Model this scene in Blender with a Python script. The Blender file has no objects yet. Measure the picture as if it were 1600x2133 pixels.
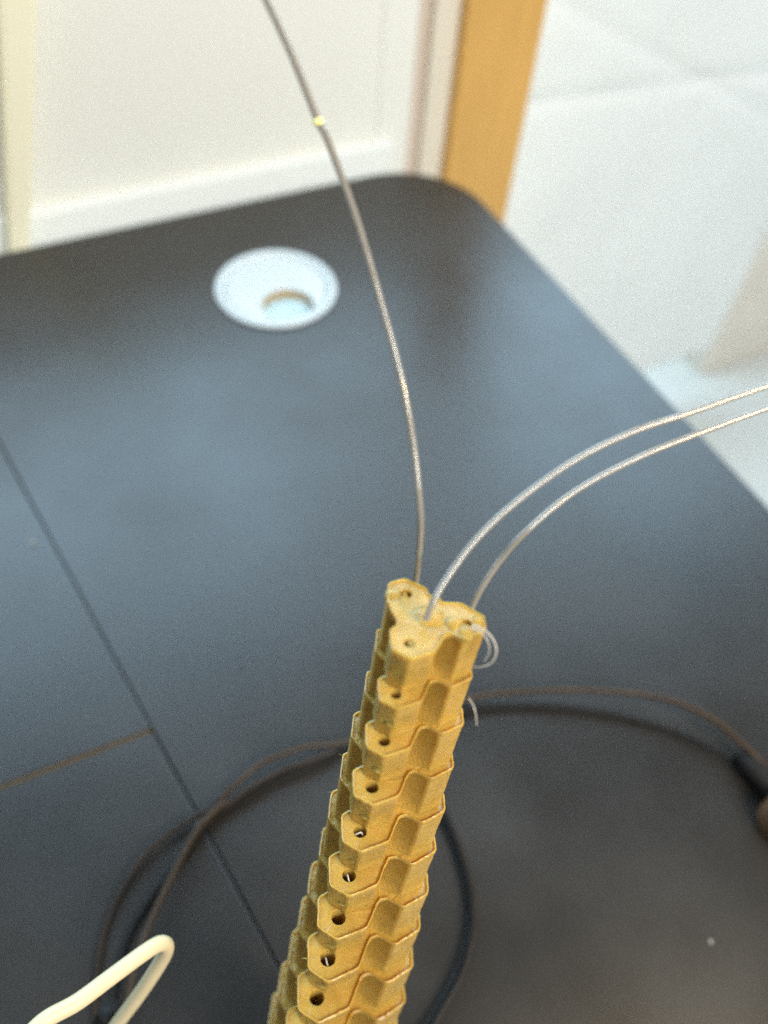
import bpy, bmesh, math, random
from mathutils import Vector, Matrix, noise
random.seed(7)
S = bpy.context.scene
COL = S.collection

# ---------------------------------------------------------------- camera
# desk-aligned world: x along the desk's back edge, y away to the window, z up, desk top at z = 0
H = 0.40                                  # camera height above the desk
FPX, CX, CY = 1800.0, 800.0, 1066.5       # focal length and centre in photograph pixels
def _n(v): return v.normalized()
DOWN = _n(Vector((655 - CX, 2450 - CY, FPX)))
FW = _n(Vector((0, 0, 1)) - DOWN * DOWN.z)
RT = DOWN.cross(FW)
if RT.x < 0: RT = -RT
EA = _n(RT * 0.859 + FW * 0.512)          # world x seen by the camera
EB = _n(FW * 0.859 - RT * 0.512)          # world y
def world(P): return Vector((P.dot(EA), P.dot(EB), H - P.dot(DOWN)))
def ray(px, py): return Vector(((px - CX) / FPX, (py - CY) / FPX, 1.0))
def deep(px, py, z): return world(ray(px, py) * z)                 # point at camera depth z
def on_desk(px, py, z=0.0):
    r = ray(px, py); return world(r * ((H - z) / r.dot(DOWN)))
def on_back(px, py, y):                                             # point on the upright plane at y
    r = ray(px, py); return world(r * (y / r.dot(EB)))
cam_d = bpy.data.cameras.new('camera')
cam = bpy.data.objects.new('camera', cam_d); COL.objects.link(cam)
xr = Vector((EA.x, EB.x, -DOWN.x)); yr = -Vector((EA.y, EB.y, -DOWN.y)); zr = -Vector((EA.z, EB.z, -DOWN.z))
M = Matrix((xr, yr, zr)).transposed().to_4x4(); M.translation = Vector((0, 0, H))
cam.matrix_world = M
cam_d.sensor_fit = 'VERTICAL'; cam_d.sensor_height = 32.0
cam_d.lens = 32.0 * FPX / 2133.0
cam_d.clip_start = 0.01; cam_d.clip_end = 50
cam_d.dof.use_dof = True; cam_d.dof.focus_distance = 0.212; cam_d.dof.aperture_fstop = 6.6
S.camera = cam

# ---------------------------------------------------------------- light
S.view_settings.view_transform = 'Standard'; S.view_settings.look = 'None'
S.view_settings.exposure = 0.0; S.view_settings.gamma = 1.0
w = bpy.data.worlds.new('World'); S.world = w; w.use_nodes = True
bg = w.node_tree.nodes['Background']
bg.inputs[0].default_value = (0.90, 0.95, 1.0, 1); bg.inputs[1].default_value = 0.28
def area(name, loc, target, sx, sy, power, col):
    d = bpy.data.lights.new(name, 'AREA'); d.shape = 'RECTANGLE'; d.size = sx; d.size_y = sy
    d.energy = power; d.color = col
    o = bpy.data.objects.new(name, d); COL.objects.link(o); o.location = loc
    o.rotation_euler = (Vector(target) - Vector(loc)).to_track_quat('-Z', 'Y').to_euler()
    return o
area('window_light', (0.35, 1.15, 0.72), (0.2, 0.3, 0.22), 2.8, 1.1, 56.0, (0.54, 0.80, 1.0))
area('wall_fill_light', (0.55, -1.6, 1.9), (0.1, 0.7, -0.05), 1.2, 1.0, 82.0, (0.90, 0.97, 1.0))  # added fill from behind the camera to brighten panelling and sheet
lampd = bpy.data.lights.new('warm_lamp', 'POINT'); lampd.energy = 6.2; lampd.color = (1.0, 0.64, 0.23)
lampd.shadow_soft_size = 0.035
lo = bpy.data.objects.new('warm_lamp', lampd); COL.objects.link(lo); lo.location = world(Vector((0.36, 0.0, -0.14)))

# ---------------------------------------------------------------- helpers
def mat(name, col, rough=0.5, spec=0.5, var=0.0, vscale=20.0, bump=0.0, bscale=200.0, bdist=0.0005, sss=0.0, trans=0.0,
        grain=0.0, gscale=1200.0, rvar=0.0, stretch=(1, 1, 1), ior=1.45, dark=None, layers=0):
    m = bpy.data.materials.new(name); m.use_nodes = True
    N, L = m.node_tree.nodes, m.node_tree.links
    b = N['Principled BSDF']
    b.inputs['Roughness'].default_value = rough; b.inputs['Specular IOR Level'].default_value = spec
    b.inputs['IOR'].default_value = ior
    tc = N.new('ShaderNodeTexCoord'); mp = N.new('ShaderNodeMapping'); mp.inputs['Scale'].default_value = stretch
    L.new(tc.outputs['Object'], mp.inputs['Vector'])
    rgb = N.new('ShaderNodeRGB'); rgb.outputs[0].default_value = (*col, 1)
    out = rgb.outputs[0]
    def mixnoise(out, scale, amt, det=3):
        t = N.new('ShaderNodeTexNoise'); t.inputs['Scale'].default_value = scale; t.inputs['Detail'].default_value = det
        L.new(mp.outputs[0], t.inputs['Vector'])
        mr = N.new('ShaderNodeMapRange'); mr.inputs['From Min'].default_value = 0.25; mr.inputs['From Max'].default_value = 0.75
        mr.inputs['To Min'].default_value = 1 - amt; mr.inputs['To Max'].default_value = 1 + amt
        L.new(t.outputs[0], mr.inputs['Value'])
        mx = N.new('ShaderNodeVectorMath'); mx.operation = 'SCALE'
        L.new(out, mx.inputs[0]); L.new(mr.outputs[0], mx.inputs['Scale']); return mx.outputs[0], t
    if dark is not None:
        t = N.new('ShaderNodeTexNoise'); t.inputs['Scale'].default_value = vscale * 0.7; t.inputs['Detail'].default_value = 4
        L.new(mp.outputs[0], t.inputs['Vector'])
        rp = N.new('ShaderNodeMapRange'); rp.inputs['From Min'].default_value = 0.4; rp.inputs['From Max'].default_value = 0.7
        L.new(t.outputs[0], rp.inputs['Value'])
        mx = N.new('ShaderNodeMix'); mx.data_type = 'RGBA'
        L.new(rp.outputs[0], mx.inputs[0]); L.new(out, mx.inputs[6]); mx.inputs[7].default_value = (*dark, 1)
        out = mx.outputs[2]
    if var: out, _ = mixnoise(out, vscale, var)
    if grain: out, _ = mixnoise(out, gscale, grain, 1)
    L.new(out, b.inputs['Base Color'])
    if rvar:
        t = N.new('ShaderNodeTexNoise'); t.inputs['Scale'].default_value = 9; t.inputs['Detail'].default_value = 5
        L.new(tc.outputs['Object'], t.inputs['Vector'])
        mr = N.new('ShaderNodeMapRange'); mr.inputs['From Min'].default_value = 0.3; mr.inputs['From Max'].default_value = 0.7
        mr.inputs['To Min'].default_value = rough - rvar; mr.inputs['To Max'].default_value = rough + rvar
        L.new(t.outputs[0], mr.inputs['Value']); L.new(mr.outputs[0], b.inputs['Roughness'])
    if bump:
        t = N.new('ShaderNodeTexNoise'); t.inputs['Scale'].default_value = bscale; t.inputs['Detail'].default_value = 3
        L.new(mp.outputs[0], t.inputs['Vector'])
        bp = N.new('ShaderNodeBump'); bp.inputs['Strength'].default_value = bump; bp.inputs['Distance'].default_value = bdist
        L.new(t.outputs[0], bp.inputs['Height']); L.new(bp.outputs[0], b.inputs['Normal'])
        if layers:
            wv = N.new('ShaderNodeTexWave'); wv.bands_direction = 'Z'; wv.inputs['Scale'].default_value = layers; wv.inputs['Distortion'].default_value = 0.3
            mp2 = N.new('ShaderNodeMapping'); mp2.inputs['Rotation'].default_value = (-0.22, 0.12, 0); L.new(tc.outputs['Object'], mp2.inputs['Vector']); L.new(mp2.outputs[0], wv.inputs['Vector'])
            b2 = N.new('ShaderNodeBump'); b2.inputs['Strength'].default_value = 0.2; b2.inputs['Distance'].default_value = 0.00012
            L.new(wv.outputs['Fac'], b2.inputs['Height']); L.new(bp.outputs[0], b2.inputs['Normal']); L.new(b2.outputs[0], b.inputs['Normal'])
    if sss:
        b.inputs['Subsurface Weight'].default_value = sss
        b.inputs['Subsurface Radius'].default_value = (1.0, 0.55, 0.2); b.inputs['Subsurface Scale'].default_value = 0.0040
    if trans: b.inputs['Transmission Weight'].default_value = trans
    return m

def link(name, bm, m, parent=None, smooth=False):
    me = bpy.data.meshes.new(name); bmesh.ops.recalc_face_normals(bm, faces=bm.faces[:]); bm.to_mesh(me); bm.free()
    if m: me.materials.append(m)
    if smooth:
        for p in me.polygons: p.use_smooth = True
    o = bpy.data.objects.new(name, me); COL.objects.link(o)
    if parent: o.parent = parent
    return o
def tag(o, label, cat, group=None):
    o['label'] = label; o['category'] = cat
    if group: o['group'] = group
    return o
def empty(name, loc=(0, 0, 0)):
    o = bpy.data.objects.new(name, None); COL.objects.link(o); o.location = loc; o.empty_display_size = 0.01
    bpy.context.view_layer.update(); return o
def put(o, parent):
    o.parent = parent; o.matrix_parent_inverse = Matrix.Translation(-parent.location); return o
def box(x0, x1, y0, y1, z0, z1, bev=0.0):
    bm = bmesh.new(); bmesh.ops.create_cube(bm, size=1)
    for v in bm.verts:
        v.co = Vector(((x0 + x1) / 2 + v.co.x * (x1 - x0), (y0 + y1) / 2 + v.co.y * (y1 - y0), (z0 + z1) / 2 + v.co.z * (z1 - z0)))
    if bev: bmesh.ops.bevel(bm, geom=bm.edges[:], offset=bev, segments=2, affect='EDGES', profile=0.5)
    return bm
def spline(pts, n=12):
    P = [Vector(p) for p in pts]; P = [P[0] * 2 - P[1]] + P + [P[-1] * 2 - P[-2]]; out = []
    for i in range(1, len(P) - 2):
        a, b, c, d = P[i - 1:i + 3]
        for j in range(n):
            t = j / n
            out.append(0.5 * ((2 * b) + (c - a) * t + (2 * a - 5 * b + 4 * c - d) * t * t + (3 * b - a - 3 * c + d) * t ** 3))
    out.append(P[-2]); return out
def tube(pts, r, seg=12, bm=None, n=12, taper=None, raw=False, wob=0.0):
    Q = [Vector(p) for p in pts] if raw else spline(pts, n); bm = bm or bmesh.new(); rings = []
    up = Vector((0.13, 0.2, 1)).normalized()
    for i, p in enumerate(Q):
        t = (Q[min(i + 1, len(Q) - 1)] - Q[max(i - 1, 0)]).normalized()
        s = t.cross(up).normalized(); up = s.cross(t).normalized()
        rr = r if taper is None else r * taper(i / (len(Q) - 1))
        if wob: rr *= 1 + wob * noise.noise(p * 400)
        rings.append([bm.verts.new(p + (s * math.cos(2 * math.pi * k / seg) + up * math.sin(2 * math.pi * k / seg)) * rr) for k in range(seg)])
    for A, B in zip(rings, rings[1:]):
        for k in range(seg): bm.faces.new((A[k], A[(k + 1) % seg], B[(k + 1) % seg], B[k]))
    for R_ in (rings[0][::-1], rings[-1]): bm.faces.new(R_)
    return bm
def lathe(prof, seg=64, c=(0, 0, 0)):
    bm = bmesh.new(); rings = []
    for r, z in prof:
        rings.append([bm.verts.new((c[0] + r * math.cos(2 * math.pi * k / seg), c[1] + r * math.sin(2 * math.pi * k / seg), c[2] + z)) for k in range(seg)])
    for A, B in zip(rings, rings[1:]):
        for k in range(seg): bm.faces.new((A[k], A[(k + 1) % seg], B[(k + 1) % seg], B[k]))
    return bm

# ---------------------------------------------------------------- materials
M_desk = mat('dark_desk_laminate', (0.019, 0.016, 0.013), 0.34, 0.8, var=0.28, vscale=9, grain=0.35, gscale=1500, bump=0.25, bscale=1300, bdist=0.0004, rvar=0.09)
M_core = mat('chipboard_core', (0.085, 0.052, 0.024), 0.7, 0.3, var=0.2, vscale=200)
M_white = mat('white_plastic', (0.56, 0.61, 0.62), 0.35, 0.5, var=0.02)
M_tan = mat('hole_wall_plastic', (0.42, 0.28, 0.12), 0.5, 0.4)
M_cup = mat('pale_blue_plastic', (0.48, 0.62, 0.66), 0.5, 0.4)
M_resin = mat('tan_printed_plastic', (0.49, 0.312, 0.070), 0.30, 0.5, var=0.06, vscale=260, grain=0.07, gscale=2200, bump=0.5, bscale=700, bdist=0.00022, sss=0.55, dark=(0.41, 0.255, 0.05), layers=620)
M_core_r = mat('tan_printed_core', (0.50, 0.31, 0.09), 0.5, 0.4, sss=0.4)
M_line = mat('clear_nylon_line', (0.36, 0.33, 0.28), 0.14, 1.0, trans=0.35, ior=1.5)
M_fuzz = mat('frayed_nylon', (0.78, 0.66, 0.42), 0.4, 0.5, sss=0.5, bump=0.4, bscale=1500, bdist=0.0002)
M_thread = mat('thin_white_thread', (0.78, 0.72, 0.62), 0.25, 0.6, trans=0.3)
M_bead = mat('bright_yellow_nub', (0.98, 0.93, 0.30), 0.3, 0.6)
M_black = mat('black_cable_rubber', (0.010, 0.009, 0.008), 0.65, 0.3, bump=0.2, bscale=500)
M_lit_cable = mat('lamplit_cable_rubber', (0.042, 0.025, 0.013), 0.5, 0.35, var=0.3, vscale=60)  # dark cable with warm lamplight put into its colour
M_dbrown = mat('dark_cable_rubber', (0.020, 0.013, 0.008), 0.5, 0.35, var=0.3, vscale=60)
M_wcable = mat('white_cable_sheath', (0.68, 0.56, 0.34), 0.4, 0.4, var=0.05, vscale=80)
M_panel = mat('cream_painted_panel', (0.82, 0.80, 0.72), 0.55, 0.3, var=0.03, vscale=5, grain=0.03, gscale=500)
M_rail = mat('pale_painted_rail', (0.86, 0.87, 0.82), 0.5, 0.3, var=0.02, vscale=5, grain=0.03, gscale=500)
M_creamy = mat('yellow_cream_board', (0.90, 0.84, 0.62), 0.5, 0.3, var=0.03, vscale=5)
M_beige = mat('beige_trim_board', (0.74, 0.66, 0.53), 0.55, 0.3, var=0.04, vscale=8, stretch=(6, 6, 1), grain=0.03, gscale=500)
M_groove = mat('shaded_groove_trim', (0.64, 0.52, 0.42), 0.6, 0.3, var=0.04, vscale=8)  # shadow in the trim groove, put into the board's colour
M_wood = mat('orange_pine_wood', (0.66, 0.37, 0.10), 0.45, 0.4, var=0.07, vscale=14, stretch=(9, 9, 1), grain=0.06, gscale=400)
M_cloth = mat('white_cotton_sheet', (0.80, 0.815, 0.79), 0.85, 0.2, var=0.03, vscale=6, grain=0.03, gscale=400)
M_floor = mat('pale_vinyl_floor', (0.60, 0.60, 0.56), 0.6, 0.3, var=0.04, vscale=4)
M_wall = mat('pale_plaster', (0.78, 0.78, 0.76), 0.8, 0.2, var=0.03, vscale=3)
M_card = mat('beige_cardboard', (0.72, 0.66, 0.57), 0.75, 0.2, var=0.05, vscale=12)
M_tape = mat('pale_packing_tape', (0.70, 0.62, 0.50), 0.4, 0.4)
M_crumb = mat('pale_plastic_crumb', (0.3, 0.28, 0.24), 0.5, 0.4)
M_rust = mat('reddish_brown_wood_cap', (0.13, 0.065, 0.03), 0.5, 0.4, var=0.2, vscale=60)

# ---------------------------------------------------------------- setting: floor and walls
ZF = -0.73
fl = link('floor', box(-3, 4, -2.5, 2.2, ZF - 0.05, ZF), M_floor); fl['kind'] = 'structure'
wl = link('wall', box(-3, 4, 2.2, 2.3, ZF, 0.75), M_wall); wl['kind'] = 'structure'

# ---------------------------------------------------------------- desk
DX, DY = 0.373, 0.588
desk = tag(empty('desk', (-0.2, 0.0, ZF)), 'dark grey desk with rounded corner and a white cable grommet', 'desk')
g0 = on_desk(575, 602); GX, GY = g0.x, g0.y
TH = 0.025
def slab(name, outline, hole=None):
    bm = bmesh.new(); top = [bm.verts.new((x, y, 0)) for x, y in outline]
    ed = [bm.edges.new((top[i], top[(i + 1) % len(top)])) for i in range(len(top))]; loops = [top]
    if hole:
        hv = [bm.verts.new((hole[0] + hole[2] * math.cos(2 * math.pi * k / 64), hole[1] + hole[2] * math.sin(2 * math.pi * k / 64), 0)) for k in range(64)]
        ed += [bm.edges.new((hv[i], hv[(i + 1) % 64])) for i in range(64)]; loops.append(hv)
    bmesh.ops.triangle_fill(bm, use_beauty=True, edges=ed)
    topf = bm.faces[:]
    d = bmesh.ops.duplicate(bm, geom=topf + loops[0] + (loops[1] if hole else []))
    mp = d['vert_map']
    for v in [g for g in d['geom'] if isinstance(g, bmesh.types.BMVert)]: v.co.z -= TH
    for Lp in loops:
        for i in range(len(Lp)):
            a, b = Lp[i], Lp[(i + 1) % len(Lp)]; bm.faces.new((a, b, mp[b], mp[a]))
    o = link(name, bm, M_desk); put(o, desk)
    mod = o.modifiers.new('b', 'BEVEL'); mod.width = 0.0007; mod.segments = 2; mod.limit_method = 'ANGLE'; mod.angle_limit = 1.0
    return o
# seams as they run on the real top: one long joint, one cross joint meeting it
s_a = on_desk(0, 905); s_b = on_desk(318, 1520); s_c = on_desk(535, 1900)
dirv = (s_c - s_a).normalized()
def seam_x(y): return s_b.x + dirv.x / dirv.y * (y - s_b.y)
q = on_desk(0, 1640); cd = (q - s_b).normalized()
R = 0.069
corner = [(DX - R + R * math.cos(t), DY - R + R * math.sin(t)) for t in [math.pi / 2 * k / 14 for k in range(15)]]
Y0, gap = -0.42, 0.00035
slab('tabletop', [(seam_x(Y0) + gap, Y0), (DX + 0.006, Y0), (DX + 0.004, 0)] + corner + [(seam_x(DY) + gap, DY)], (GX, GY, 0.0383))
XL = -1.1
def cross_y(x): return s_b.y + cd.y / cd.x * (x - s_b.x)
slab('tabletop', [(seam_x(cross_y(seam_x(s_b.y))) - gap, s_b.y + 0.0012), (seam_x(DY) - gap, DY), (XL, DY), (XL, cross_y(XL) + 0.0012)])
slab('tabletop', [(XL, Y0), (seam_x(Y0) - gap, Y0), (seam_x(s_b.y) - gap, s_b.y - 0.0012), (XL, cross_y(XL) - 0.0012)])
# wooden core showing in the cross joint
bm = bmesh.new()
a = Vector((seam_x(s_b.y) - gap, s_b.y, 0)); b = Vector((XL, cross_y(XL), 0))
nrm = Vector((-(b - a).y, (b - a).x, 0)).normalized() * 0.0012
vs = [a + nrm * .9, b + nrm * .9, b - nrm * .9, a - nrm * .9]
tv = [bm.verts.new(v + Vector((0, 0, -0.0006))) for v in vs]; bv = [bm.verts.new(v + Vector((0, 0, -0.02))) for v in vs]
bm.faces.new(tv); bm.faces.new(bv[::-1])
for i in range(4): bm.faces.new((tv[i], tv[(i + 1) % 4], bv[(i + 1) % 4], bv[i]))
put(link('edge_band', bm, M_core), desk)
for lx, ly in ((DX - 0.09, DY - 0.09), (DX - 0.09, -0.34), (-1.02, DY - 0.09), (-1.02, -0.34)):
    put(link('leg', box(lx - .025, lx + .025, ly - .025, ly + .025, ZF, -TH, 0.003), M_black), desk)

# ---------------------------------------------------------------- cable grommet
gr = tag(empty('cable_grommet', (GX, GY, 0)), 'round white plastic cable grommet with an off-centre hole in the dark desk', 'cable grommet')
put(link('rim', lathe([(r * 1.07, z) for r, z in [(0.0355, -0.02), (0.0355, -0.002), (0.0355, 0.0002), (0.0405, 0.0003), (0.0410, 0.0012), (0.0404, 0.0024), (0.0385, 0.0030), (0.0362, 0.0026), (0.0348, 0.0012), (0.0343, -0.002), (0.0343, -0.02)]], 96, (GX, GY, 0)), M_white, None, True), gr)
h0 = on_desk(600, 640, 0.0); hx, hy, hr = h0.x, h0.y, 0.0185
bm = bmesh.new()
def ringv(cx, cy, r, z, n=72): return [bm.verts.new((cx + r * math.cos(2 * math.pi * k / n), cy + r * math.sin(2 * math.pi * k / n), z)) for k in range(n)]
o1 = ringv(GX, GY, 0.0365, -0.0035); o2 = ringv(GX, GY, 0.0363, 0.0008); o3 = ringv(GX, GY, 0.0354, 0.0014); i1 = ringv(hx, hy, hr + 0.0006, 0.0014); i2 = ringv(hx, hy, hr, 0.0008)
def bridge(A, B):
    for k in range(len(A)): bm.faces.new((A[k], A[(k + 1) % len(A)], B[(k + 1) % len(A)], B[k]))
bridge(o1, o2); bridge(o2, o3); bridge(i1, i2)
eo = [bm.edges.get((o3[k], o3[(k + 1) % 72])) for k in range(72)] + [bm.edges.get((i1[k], i1[(k + 1) % 72])) for k in range(72)]
bmesh.ops.triangle_fill(bm, use_beauty=True, edges=eo)
put(link('lid', bm, M_white), gr)
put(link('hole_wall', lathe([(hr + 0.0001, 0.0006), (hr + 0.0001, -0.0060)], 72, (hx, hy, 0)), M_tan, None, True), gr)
put(link('cup_floor', lathe([(0.0001, -0.0060), (hr + 0.004, -0.0060)], 72, (hx, hy, 0)), M_cup), gr)

# ---------------------------------------------------------------- things behind the desk
YB = 0.65
def up_board(name, px0, px1, py, y0, y1, m, parent, z0=ZF, z1=0.19, bev=0.002):
    a, b = on_back(px0, py, y0).x, on_back(px1, py, y0).x
    return put(link(name, box(a, b, y0, y1, z0, z1, bev), m), parent)
pn = tag(empty('panelling', (0.0, YB, ZF)), 'pale cream panelling with a lower rail behind the left part of the desk', 'wall panelling')
up_board('panel', -1500, 790, 200, YB, YB + 0.02, M_panel, pn)
zr_ = on_back(360, 385, YB - 0.006).z
xa, xb = on_back(-1500, 200, YB - .006).x, on_back(826, 200, YB - .006).x
put(link('rail', box(xa, xb, YB - 0.007, YB + 0.001, zr_ - 0.09, zr_, 0.003), M_rail), pn)
up_board('stile', 789.5, 860, 200, YB - 0.0007, YB + 0.02, M_panel, pn)
def leaning(px, name, y, m, label):
    a = [on_back(p[0], p[1], y) for p in px]; bm = bmesh.new()
    f = [bm.verts.new(v) for v in a]; g = [bm.verts.new(v + Vector((0, 0.018, 0))) for v in a]
    bm.faces.new(f); bm.faces.new(g[::-1])
    for i in range(4): bm.faces.new((f[i], f[(i + 1) % 4], g[(i + 1) % 4], g[i]))
    bmesh.ops.bevel(bm, geom=bm.edges[:], offset=0.002, segments=2, affect='EDGES')
    return tag(link(name, bm, m), label, 'board')
leaning([(-12, -200), (82, -200), (52, 900), (40, 900)], 'leaning_board', YB - 0.03, M_creamy, 'narrow yellowish cream board leaning at the left end of the panelling')
tr = tag(empty('trim_boards', (0.2, YB, ZF)), 'beige grooved trim between the pale panelling and the orange post', 'trim')
up_board('trim_board', 858, 886, 200, YB + 0.004, YB + 0.03, M_groove, tr)
up_board('trim_board', 888, 962, 200, YB - 0.002, YB + 0.03, M_beige, tr)
post = tag(empty('wooden_post', (0.35, YB, ZF)), 'orange pine post standing upright behind the rounded desk corner', 'post')
xa, xb = on_back(948, 200, YB - 0.01).x, on_back(1102, 200, YB - 0.01).x
put(link('post_shaft', box(xa, xb, YB - 0.012, YB + 0.03, ZF, 1.9, 0.003), M_wood), post)

# hanging white sheet with fold creases
YS = 0.78
bm = bmesh.new(); NX, NY = 90, 110
c1 = (on_back(1420, 0, YS), on_back(1290, 620, YS)); c2 = (on_back(1130, 215, YS), on_back(1600, 150, YS))
c3 = (on_back(1395, 130, YS), on_back(1600, 240, YS))
def dl(p, c):
    a, b = Vector((c[0].x, c[0].z)), Vector((c[1].x, c[1].z)); d = (b - a).normalized(); v = Vector((p.x, p.z)) - a
    return v.x * d.y - v.y * d.x
zb = on_back(1400, 752, YS).z; xr1 = on_back(1545, 640, YS).x
x0, x1, z1 = on_back(1010, 400, YS).x, on_back(1680, 300, YS).x, 0.19
G = []
for j in range(NY + 1):
    row = []
    for i in range(NX + 1):
        u, v = i / NX, j / NY; x = x0 + (x1 - x0) * u
        t = max(0.0, min(1.0, (x - xr1 + 0.035) / 0.16)); zbot = zb + 0.24 * (t * t * (3 - 2 * t)) + 0.006 * noise.noise(Vector((x * 9, 3, 0)))
        z = z1 + (zbot - z1) * v; p = Vector((x, YS, z))
        d = 0.004 * noise.noise(Vector((x * 5, 0, z * 5))) + 0.002 * noise.noise(Vector((x * 14, 2, z * 10)))
        for cc, am, wd in ((c1, 0.007, 0.007), (c2, 0.006, 0.006), (c3, 0.004, 0.007)): d += am * math.exp(-abs(dl(p, cc)) / wd) 
        p.y += d; row.append(bm.verts.new(p))
    G.append(row)
for j in range(NY):
    for i in range(NX): bm.faces.new((G[j][i], G[j][i + 1], G[j + 1][i + 1], G[j + 1][i]))
sh = link('hanging_sheet', bm, M_cloth, None, True)
so = sh.modifiers.new('t', 'SOLIDIFY'); so.thickness = 0.0015
tag(sh, 'white creased cotton sheet hanging right of the orange post', 'sheet')

# cardboard box seen past the end of the sheet
YC = 0.81
bx0, bx1 = on_back(1476, 740, YC).x, on_back(1590, 620, YC).x + 0.36
zt = on_back(1600, 330, YC).z
bxo = tag(empty('cardboard_box', ((bx0 + bx1) / 2, YC + .2, ZF)), 'beige cardboard box half hidden by the lower corner of the white sheet', 'box')
put(link('box_body', box(bx0, bx1, YC, YC + 0.36, ZF + 0.001, zt, 0.003), M_card), bxo)
put(link('tape', box(bx0 + .16, bx0 + .21, YC - 0.0015, YC + 0.0015, ZF + .1, zt - 0.003), M_tape), bxo)
bpy.context.view_layer.update()

# ---------------------------------------------------------------- the printed tapered arm
P_T = (888.9027, 1294.2062); EX, EY = -0.236255, 1.267402; PHI, R0, P0, Q = -0.288522, 0.00783824, 0.0134961, 1.07511
Tc = ray(*P_T) * 0.17; ac = _n(Vector((EX, EY, 1.0))); vc = -_n(Tc); uc = _n(vc - ac * vc.dot(ac)); wc = ac.cross(uc)
if wc.x < 0: wc = -wc
def wdir(v): return Vector((v.dot(EA), v.dot(EB), -v.dot(DOWN)))
T, AX, UU, WW = world(Tc), wdir(ac), wdir(uc), wdir(wc)
LOBE = (0.0, 2 * math.pi / 3, -2 * math.pi / 3)
def seg_h(k): return P0 * (Q ** k - 1) / (Q - 1)
def arm_pt(k, x, y, h):                       # x, y in segment units, h extra height in metres down the axis
    s = R0 * Q ** k * (1 + 0.005 * k)
    d = UU * (math.cos(PHI) * x - math.sin(PHI) * y) + WW * (math.sin(PHI) * x + math.cos(PHI) * y)
    return T + AX * (seg_h(k) + h) + d * s
def pol(r, deg): t = math.radians(deg); return (r * math.cos(t), r * math.sin(t))
def outline(kind):
    pts = []
    for L_ in (0, 120, 240):
        if kind == 'rim': loc = [pol(0.57, -50), pol(0.66, -36), pol(1.04, -33.5), (1.405, -0.235), (1.405, 0.235), pol(1.06, 35.5), pol(0.69, 53)]
        c, s = math.cos(math.radians(L_)), math.sin(math.radians(L_))
        pts += [(x * c - y * s, x * s + y * c) for x, y in loc]
    return pts
SUB = [4, 6, 9, 9, 9, 6, 4]
def resample(p):
    out = []; tags = []
    for i in range(len(p)):
        a, b = p[i], p[(i + 1) % len(p)]; n = SUB[i % 7]
        for j in range(n):
            t = j / n; out.append((a[0] + (b[0] - a[0]) * t, a[1] + (b[1] - a[1]) * t))
    for it in range(2):
        out = [((out[i - 1][0] + 4 * out[i][0] + out[(i + 1) % len(out)][0]) / 6, (out[i - 1][1] + 4 * out[i][1] + out[(i + 1) % len(out)][1]) / 6) for i in range(len(out))]
    return out
RIM = resample(outline('rim')); NR = len(RIM); FOOT = []
for x, y in RIM:                              # the foot of each segment is set back on its open side
    cu, su = math.cos(PHI), math.sin(PHI); u, w_ = cu * x - su * y, su * x + cu * y
    t = max(0.0, min(1.0, (u + 0.5) / 1.5)); rr = math.hypot(x, y); pk = max(0.0, min(1.0, (0.95 - rr) / 0.25))
    kr = max(0.0, min(1.0, (w_ - 0.25) / 0.7)); u2 = u - 0.53 * (1 - 0.38 * kr) * t ** 0.8; w2 = w_ * 0.975; f = 1 - 0.46 * pk; u2 *= f; w2 *= f
    FOOT.append((cu * u2 + su * w2, -su * u2 + cu * w2))
arm_base = T + AX * ((T.z) / -AX.z)
arm = tag(empty('segmented_arm', arm_base), 'tapered three-lobed arm of tan printed plastic segments with holes standing on the desk', 'printed arm')
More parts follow.
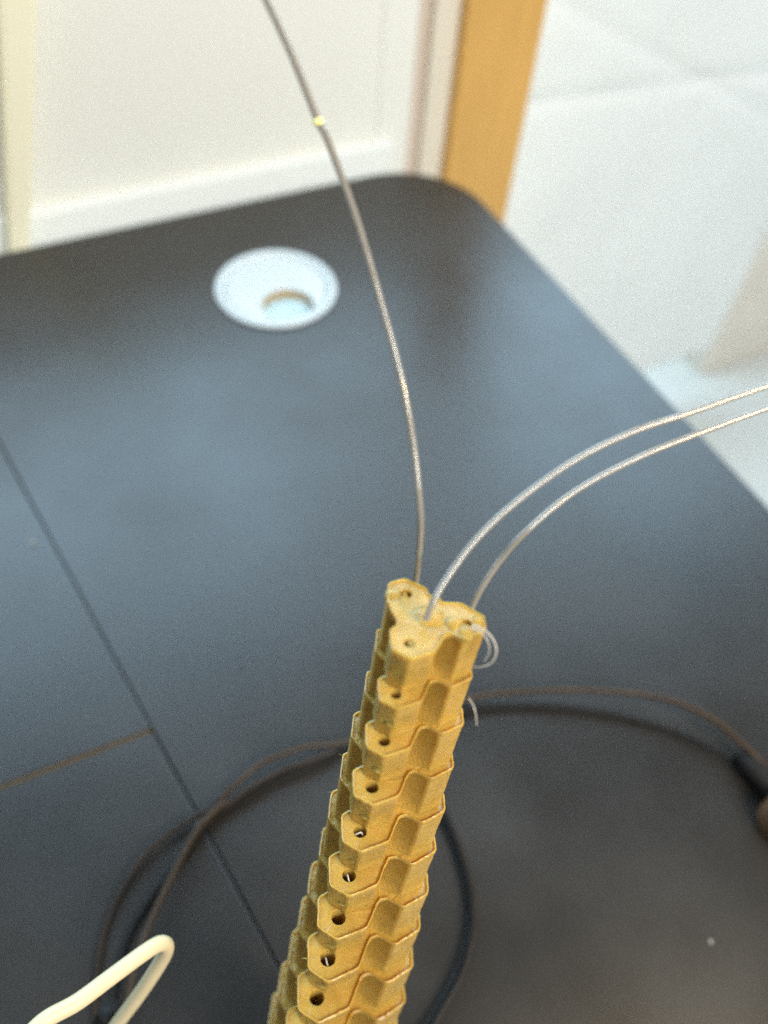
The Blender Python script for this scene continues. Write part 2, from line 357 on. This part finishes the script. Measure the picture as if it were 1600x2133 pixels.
def segment(k):
    rnd = random.Random(100 + k); jx, jy, jr = rnd.uniform(-.02, .02), rnd.uniform(-.02, .02), rnd.uniform(-.018, .018); pitch = P0 * Q ** k; bm = bmesh.new(); s = R0 * Q ** k
    # (height share, rim-to-foot blend on lobes, blend in the grooves, outward lip)
    lev = [(0.012, 0.0, 0.0, -0.050), (-0.022, 0, 0, -0.022), (-0.014, 0.0, 0.0, 0.010), (0.035, 0.01, 0.02, 0.012), (0.075, 0.04, 0.55, -0.004), (0.16, 0.12, 0.95, 0),
           (0.30, 0.26, 1.0, 0), (0.48, 0.46, 1.0, 0), (0.66, 0.66, 1.0, 0), (0.84, 0.86, 0.95, 0), (1.03, 1.0, 0.7, 0)]
    rings = []
    for li, (hz, bl, bg_, lip) in enumerate(lev):
        rg = []
        for i in range(NR):
            rx, ry = RIM[i]; fx, fy = FOOT[i]; rr = math.hypot(rx, ry)
            g = max(0.0, min(1.0, (0.98 - rr) / 0.25)); b_ = bl * (1 - g) + bg_ * g
            x, y = rx + (fx - rx) * b_, ry + (fy - ry) * b_
            x, y = (x * 1.045, y * 1.045) if k == 0 else (x, y)
            if k == 0 and li < 5:                # the tip is filled in between the lobes
                am = max(0.0, (0.98 - rr) / 0.4) * (0.30 if math.sin(math.atan2(y, x) + 0.0) < 0 else 0.10); x, y = x * (1 + am), y * (1 + am)
            m_ = math.hypot(x, y)
            j = 0.011 * noise.noise(Vector((x * 9 + k * 7.3, y * 9, hz * 3))) + 0.004 * rnd.uniform(-1, 1)
            if li in (1, 2, 3): j += (0.02 if k == 0 else 0.012) * noise.noise(Vector((x * 30 + k * 3.1, y * 30, 5)))
            f = 1 + (lip + j) / m_; x, y = x + jx - y * jr, y + jy + x * jr
            rg.append(bm.verts.new(arm_pt(k, x * f, y * f, ((hz - (0.05 if k == 0 and li < 3 else 0)) + (0.010 * noise.noise(Vector((x * 20, y * 20, k))) if li < 4 else 0)) * pitch)))
        rings.append(rg)
    for A, B in zip(rings, rings[1:]):
        for i in range(NR): bm.faces.new((A[i], A[(i + 1) % NR], B[(i + 1) % NR], B[i]))
    edges = [bm.edges.get((rings[0][i], rings[0][(i + 1) % NR])) for i in range(NR)]
    for L_ in LOBE:
        c, s_ = math.cos(L_), math.sin(L_); hp = []; low = []; low2 = []; n = 20
        rh = 0.152 * rnd.uniform(0.93, 1.05); ox, oy = rnd.uniform(-.012, .012), rnd.uniform(-.012, .012)
        for q_ in range(n):
            t = 2 * math.pi * q_ / n; r2 = rh * (1 + 0.07 * noise.noise(Vector((math.cos(t) * 2, math.sin(t) * 2, k + L_))))
            x, y = 1.0 + ox + r2 * math.cos(t), oy + r2 * math.sin(t); X, Y = x * c - y * s_, x * s_ + y * c
            hp.append(bm.verts.new(arm_pt(k, X, Y, (0.014 if k else -0.036) * pitch))); low.append(bm.verts.new(arm_pt(k, X, Y, 0.06 * pitch))); low2.append(bm.verts.new(arm_pt(k, X, Y, 0.62 * pitch)))
        edges += [bm.edges.new((hp[i], hp[(i + 1) % n])) for i in range(n)]
        for i in range(n):
            bm.faces.new((hp[i], hp[(i + 1) % n], low[(i + 1) % n], low[i])); bm.faces.new((low[i], low[(i + 1) % n], low2[(i + 1) % n], low2[i]))
        bm.faces.new(low2)
    bmesh.ops.triangle_fill(bm, use_beauty=True, edges=edges)
    o = link('segment', bm, M_resin); put(o, arm); return o
k = 0
while (T + AX * seg_h(k)).z > 0.022: segment(k); k += 1
KN = k
# foot block that stands on the desk under the last segment
bc = T + AX * seg_h(KN)
bm = lathe([(0.0001, 0.0), (0.011, 0.0), (0.012, 0.002), (0.012, 0.008), (0.011, 0.012), (0.010, bc.z + 0.006), (0.0001, bc.z + 0.006)], 48, (bc.x, bc.y, 0))
put(link('base', bm, M_resin), arm)

# frayed knots plugging the top holes and blobs on the top rim
def blob(c, r, seed, m=M_fuzz, name='knot', sq=(1, 1, 1), amp=0.3):
    bm = bmesh.new(); bmesh.ops.create_icosphere(bm, subdivisions=3, radius=1)
    for v in bm.verts:
        n_ = 1 + amp * noise.noise(v.co * 2.1 + Vector((seed, 0, 0))); v.co = Vector((v.co.x * sq[0], v.co.y * sq[1], v.co.z * sq[2])) * r * n_ + c
    return put(link(name, bm, m, None, True), arm)
for L_, dx, dy in ((0, -0.06, 0.045), (LOBE[1], -0.03, -0.05), (LOBE[2], 0.0, 0.03)):
    c, s_ = math.cos(L_), math.sin(L_); x, y = 1 + dx, dy
    blob(arm_pt(0, x * c - y * s_, x * s_ + y * c, 0.0003), R0 * 0.09, 3 + L_, M_resin, amp=0.7)
for L_, az, r_, rad, sd in ((2, 75, 1.12, .22, 9), (1, -160, 1.0, .25, 4), (1, -100, 1.12, .24, 11), (1, 20, 1.34, .17, 6)):
    c, s_ = math.cos(LOBE[L_]), math.sin(LOBE[L_]); x, y = 1 + .34 * math.cos(math.radians(az)), .34 * math.sin(math.radians(az))
    blob(arm_pt(0, x * c - y * s_, x * s_ + y * c, -0.0002), R0 * rad, sd, M_resin, 'plastic_blob', (1, 1, .55), 0.15)
# raised cone of plastic in the middle of the top where the tendon leaves
blob(arm_pt(0, 0.02, 0.03, 0.0005), R0 * 0.50, 12, M_resin, 'centre_boss', (1, 1, .40), 0.3)
# glue glints: threads inside a few holes
for kk, sgn in ((4, -1), (5, 1), (7, 1)):
    p0 = arm_pt(kk, 0.96, -0.07 * sgn, 0.0022); p1 = arm_pt(kk, 1.02, -0.03 * sgn, -0.0001); p2 = arm_pt(kk, 1.09, 0.05 * sgn, 0.0004); p3 = arm_pt(kk, 1.06, 0.10 * sgn, 0.002)
    put(link('thread_end', tube([p0, p1, p2, p3], 0.00018, 8), M_thread, None, True), arm)

# fine printing strings and nibs clinging to the rims
rs = random.Random(5); bm = bmesh.new()
for i in range(70):
    kk = rs.randint(0, KN - 1); n_ = rs.randrange(NR); x, y = RIM[n_]
    p0 = arm_pt(kk, x * 1.005, y * 1.005, rs.uniform(-.0002, .0006)); o_ = Vector((rs.uniform(-1, 1), rs.uniform(-1, 1), rs.uniform(-.6, 1))).normalized()
    l_ = rs.choice((.0004, .0005, .0007, .0013))
    tube([p0, p0 + o_ * l_ * .5 + Vector((0, 0, .0001)), p0 + o_ * l_], rs.uniform(.00006, .00016), 6, bm, 4, taper=lambda t: 1 - .6 * t)
sg = put(link('stringing', bm, M_resin, None, True), arm); sg['kind'] = 'stuff'
# thin thread tails curling off the side of the tip
tails = [([(985, 1303, .167), (1008, 1312, .166), (1027, 1332, .166), (1034, 1358, .166), (1024, 1380, .167), (1003, 1389, .168), (984, 1389, .169)], 0.00020),
         ([(980, 1308, .167), (1003, 1318, .166), (1017, 1338, .166), (1019, 1360, .167), (1008, 1378, .168)], 0.00016),
         ([(976, 1455, .173), (985, 1468, .172), (991, 1488, .172), (993, 1512, .173)], 0.00018)]
for pts, r in tails:
    put(link('thread_tail', tube([deep(*p) for p in pts], r, 8, taper=lambda t: 1 - 0.5 * t), M_thread, None, True), arm)

# ---------------------------------------------------------------- tendon lines leaving the tip
def tendon(pts, r, label):
    o = link('tendon_line', tube([deep(*p) for p in pts], r, 16, n=16, wob=0.03), M_line, None, True)
    return tag(o, label, 'nylon line', 'nylon tendon lines coming out of the tip of the arm')
t1 = tendon([(862, 1250, .184), (866, 1215, .181), (871, 1175, .177), (876, 1110, .171), (874, 1050, .167), (862, 935, .165), (836, 790, .162), (792, 625, .160), (742, 455, .158), (684, 295, .156), (662, 250, .1555), (608, 115, .1535), (548, -15, .1515), (500, -120, .150)], 0.00069,
            'long clear nylon line with a yellow crimp rising from the tip towards the upper left')
t2 = tendon([(888, 1292, .1672), (905, 1248, .167), (944, 1185, .168), (1000, 1115, .169), (1082, 1040, .170), (1200, 957, .172), (1320, 899, .174), (1442, 858, .176), (1600, 803, .178), (1750, 757, .18)], 0.00070,
            'upper of the two clear nylon lines bending from the tip to the right')
t3 = tendon([(968, 1310, .182), (980, 1272, .180), (1003, 1225, .178), (1043, 1166, .177), (1100, 1103, .175), (1200, 1022, .177), (1330, 953, .179), (1460, 901, .181), (1600, 850, .183), (1750, 805, .185)], 0.00069,
            'lower of the two clear nylon lines bending from the tip to the right')
cr = deep(663, 253, .1555); bm = bmesh.new(); bmesh.ops.create_icosphere(bm, subdivisions=3, radius=1)  # small nub of even bright yellow on the line
for v in bm.verts: v.co = cr + Vector((v.co.x, v.co.y, v.co.z * .8)) * 0.00095 * (1 + 0.18 * noise.noise(v.co * 2))
bead = put(link('nub', bm, M_bead, None, True), t1)
bead.matrix_parent_inverse = Matrix.Identity(4)

# ---------------------------------------------------------------- cables on the desk
def dpt(p): return on_desk(p[0], p[1], p[2])
def cable(pts, r, m, label, name='desk_cable', extra=None):
    o = link(name, tube([dpt(p) for p in pts], r, 14, n=12), m, None, True)
    return tag(o, label, 'cable', 'dark cables looping over the desk')
cA = cable([(1640, 1640, .010), (1590, 1590, .010), (1550, 1552, .012), (1500, 1508, .013), (1440, 1474, .013), (1370, 1451, .012), (1260, 1438, .011), (1150, 1437, .009), (1060, 1441, .007), (985, 1452, .005), (900, 1480, .003), (810, 1515, .003), (745, 1538, .004), (690, 1550, .006),
            (640, 1554, .008), (585, 1572, .008), (540, 1592, .007), (490, 1634, .006), (440, 1684, .003)], 0.0015, M_lit_cable, 'thin cable with lamplight put into its brown colour, arching above the desk on the right of the arm')
cB = cable([(1640, 1660, .003), (1560, 1600, .003), (1480, 1556, .003), (1390, 1518, .0022), (1280, 1489, .0022), (1170, 1473, .0022), (1070, 1470, .0022), (990, 1478, .0022), (900, 1500, .0022), (820, 1528, .0022), (745, 1556, .0022), (690, 1570, .0022), (630, 1600, .0022), (570, 1628, .0022),
            (510, 1662, .0022), (462, 1690, .0022), (425, 1722, .0022), (375, 1790, .002), (320, 1865, .002), (272, 1940, .002), (245, 2020, .002), (232, 2110, .002), (235, 2220, .002)], 0.0013, M_black, 'black cable lying flat behind the arm, its ends standing in for cable shadows')  # middle is a second strand; both ends draw the cables' dark shadows
cC = cable([(700, 1562, .005), (640, 1584, .006), (580, 1606, .006), (520, 1640, .006), (465, 1680, .005), (425, 1692, .005), (370, 1722, .004), (310, 1770, .004), (258, 1842, .003), (225, 1915, .002), (205, 1995, .002), (198, 2080, .002), (205, 2200, .002)], 0.0015, M_dbrown, 'outermost thin cable of the bundle curving down the left of the desk')
cD = cable([(470, 1668, .006), (430, 1705, .007), (405, 1738, .008), (372, 1800, .009), (338, 1868, .010), (310, 1930, .011), (290, 1985, .012), (270, 2060, .010), (255, 2180, .008)], 0.0015, M_lit_cable, 'lamp-lit brown cable of the bundle running down behind the white cable')
cE = cable([(880, 1640, .003), (920, 1700, .003), (955, 1780, .003), (975, 1862, .003), (978, 1930, .003), (958, 2010, .003), (925, 2080, .003), (880, 2150, .003), (820, 2230, .003)], 0.0015, M_black, 'black cable curving out below the right side of the arm')
cF = cable([(905, 1640, .006), (935, 1705, .007), (968, 1790, .007), (986, 1870, .007), (986, 1945, .007), (963, 2030, .006), (925, 2100, .006), (880, 2180, .006)], 0.0009, M_dbrown, 'thin brown lead beside the black cable right of the arm')

# plug at the right end of the cables
pc = on_desk(1580, 1612, .006)
pl = tag(empty('cable_plug', (pc.x, pc.y, 0)), 'black plug with a reddish brown knob at the right edge of the desk', 'plug')
d1 = (on_desk(1640, 1680, .006) - pc).normalized()
put(link('plug_body', tube([pc - d1 * .013, pc - d1 * .006, pc + d1 * .004, pc + d1 * .02], 0.0055, 20, taper=lambda t: 0.55 + 0.45 * min(1, t * 3)), M_black, None, True), pl)
kb = on_desk(1648, 1705, .009)
bm = lathe([(0.0001, 0.021), (0.008, 0.0205), (0.0115, 0.017), (0.0125, 0.010), (0.0125, 0.001), (0.0115, 0.0), (0.0001, 0.0)], 40, (kb.x, kb.y, 0))
put(link('knob', bm, M_rust, None, True), pl)

# ---------------------------------------------------------------- white bent cable at the lower left
wp = [(30, 2190, .216), (90, 2128, .221), (160, 2088, .226), (225, 2040, .232), (290, 1992, .238), (325, 1969, .243), (342, 1966, .247), (347, 1976, .251), (338, 1998, .256), (312, 2040, .263), (280, 2086, .271), (248, 2128, .278), (215, 2175, .285)]
wc_ = link('white_cable', tube([deep(*p) for p in wp], 0.0022, 20, n=12), M_wcable, None, True)
tag(wc_, 'white cable bent sharply back on itself above the lower left of the desk', 'cable')
pk = tube([deep(232, 2105, .284), deep(222, 2128, .287), deep(205, 2175, .292)], 0.0042, 18)
ck = link('cable_sleeve', pk, M_black, None, True); tag(ck, 'black sleeve under the folded white cable at the bottom edge', 'cable sleeve')

# crumbs on the desk
for px, py, r, lab in ((68, 1133, .0013, 'pale crumb on the desk near the long seam'), (1480, 1962, .0009, 'tiny tan crumb on the dark lower right of the desk')):
    c = on_desk(px, py); bm = bmesh.new(); bmesh.ops.create_icosphere(bm, subdivisions=2, radius=1)
    for v in bm.verts: v.co = Vector((c.x, c.y, r * .5)) + Vector((v.co.x, v.co.y, v.co.z * .5)) * r * (1 + .4 * noise.noise(v.co * 3 + c * 50))
    tag(link('crumb', bm, M_crumb), lab, 'crumb')
S.cycles.use_denoising = False
S.cycles.use_adaptive_sampling = True; S.cycles.adaptive_threshold = 0.03; S.cycles.adaptive_min_samples = 20
S.cycles.caustics_refractive = False; S.cycles.caustics_reflective = False
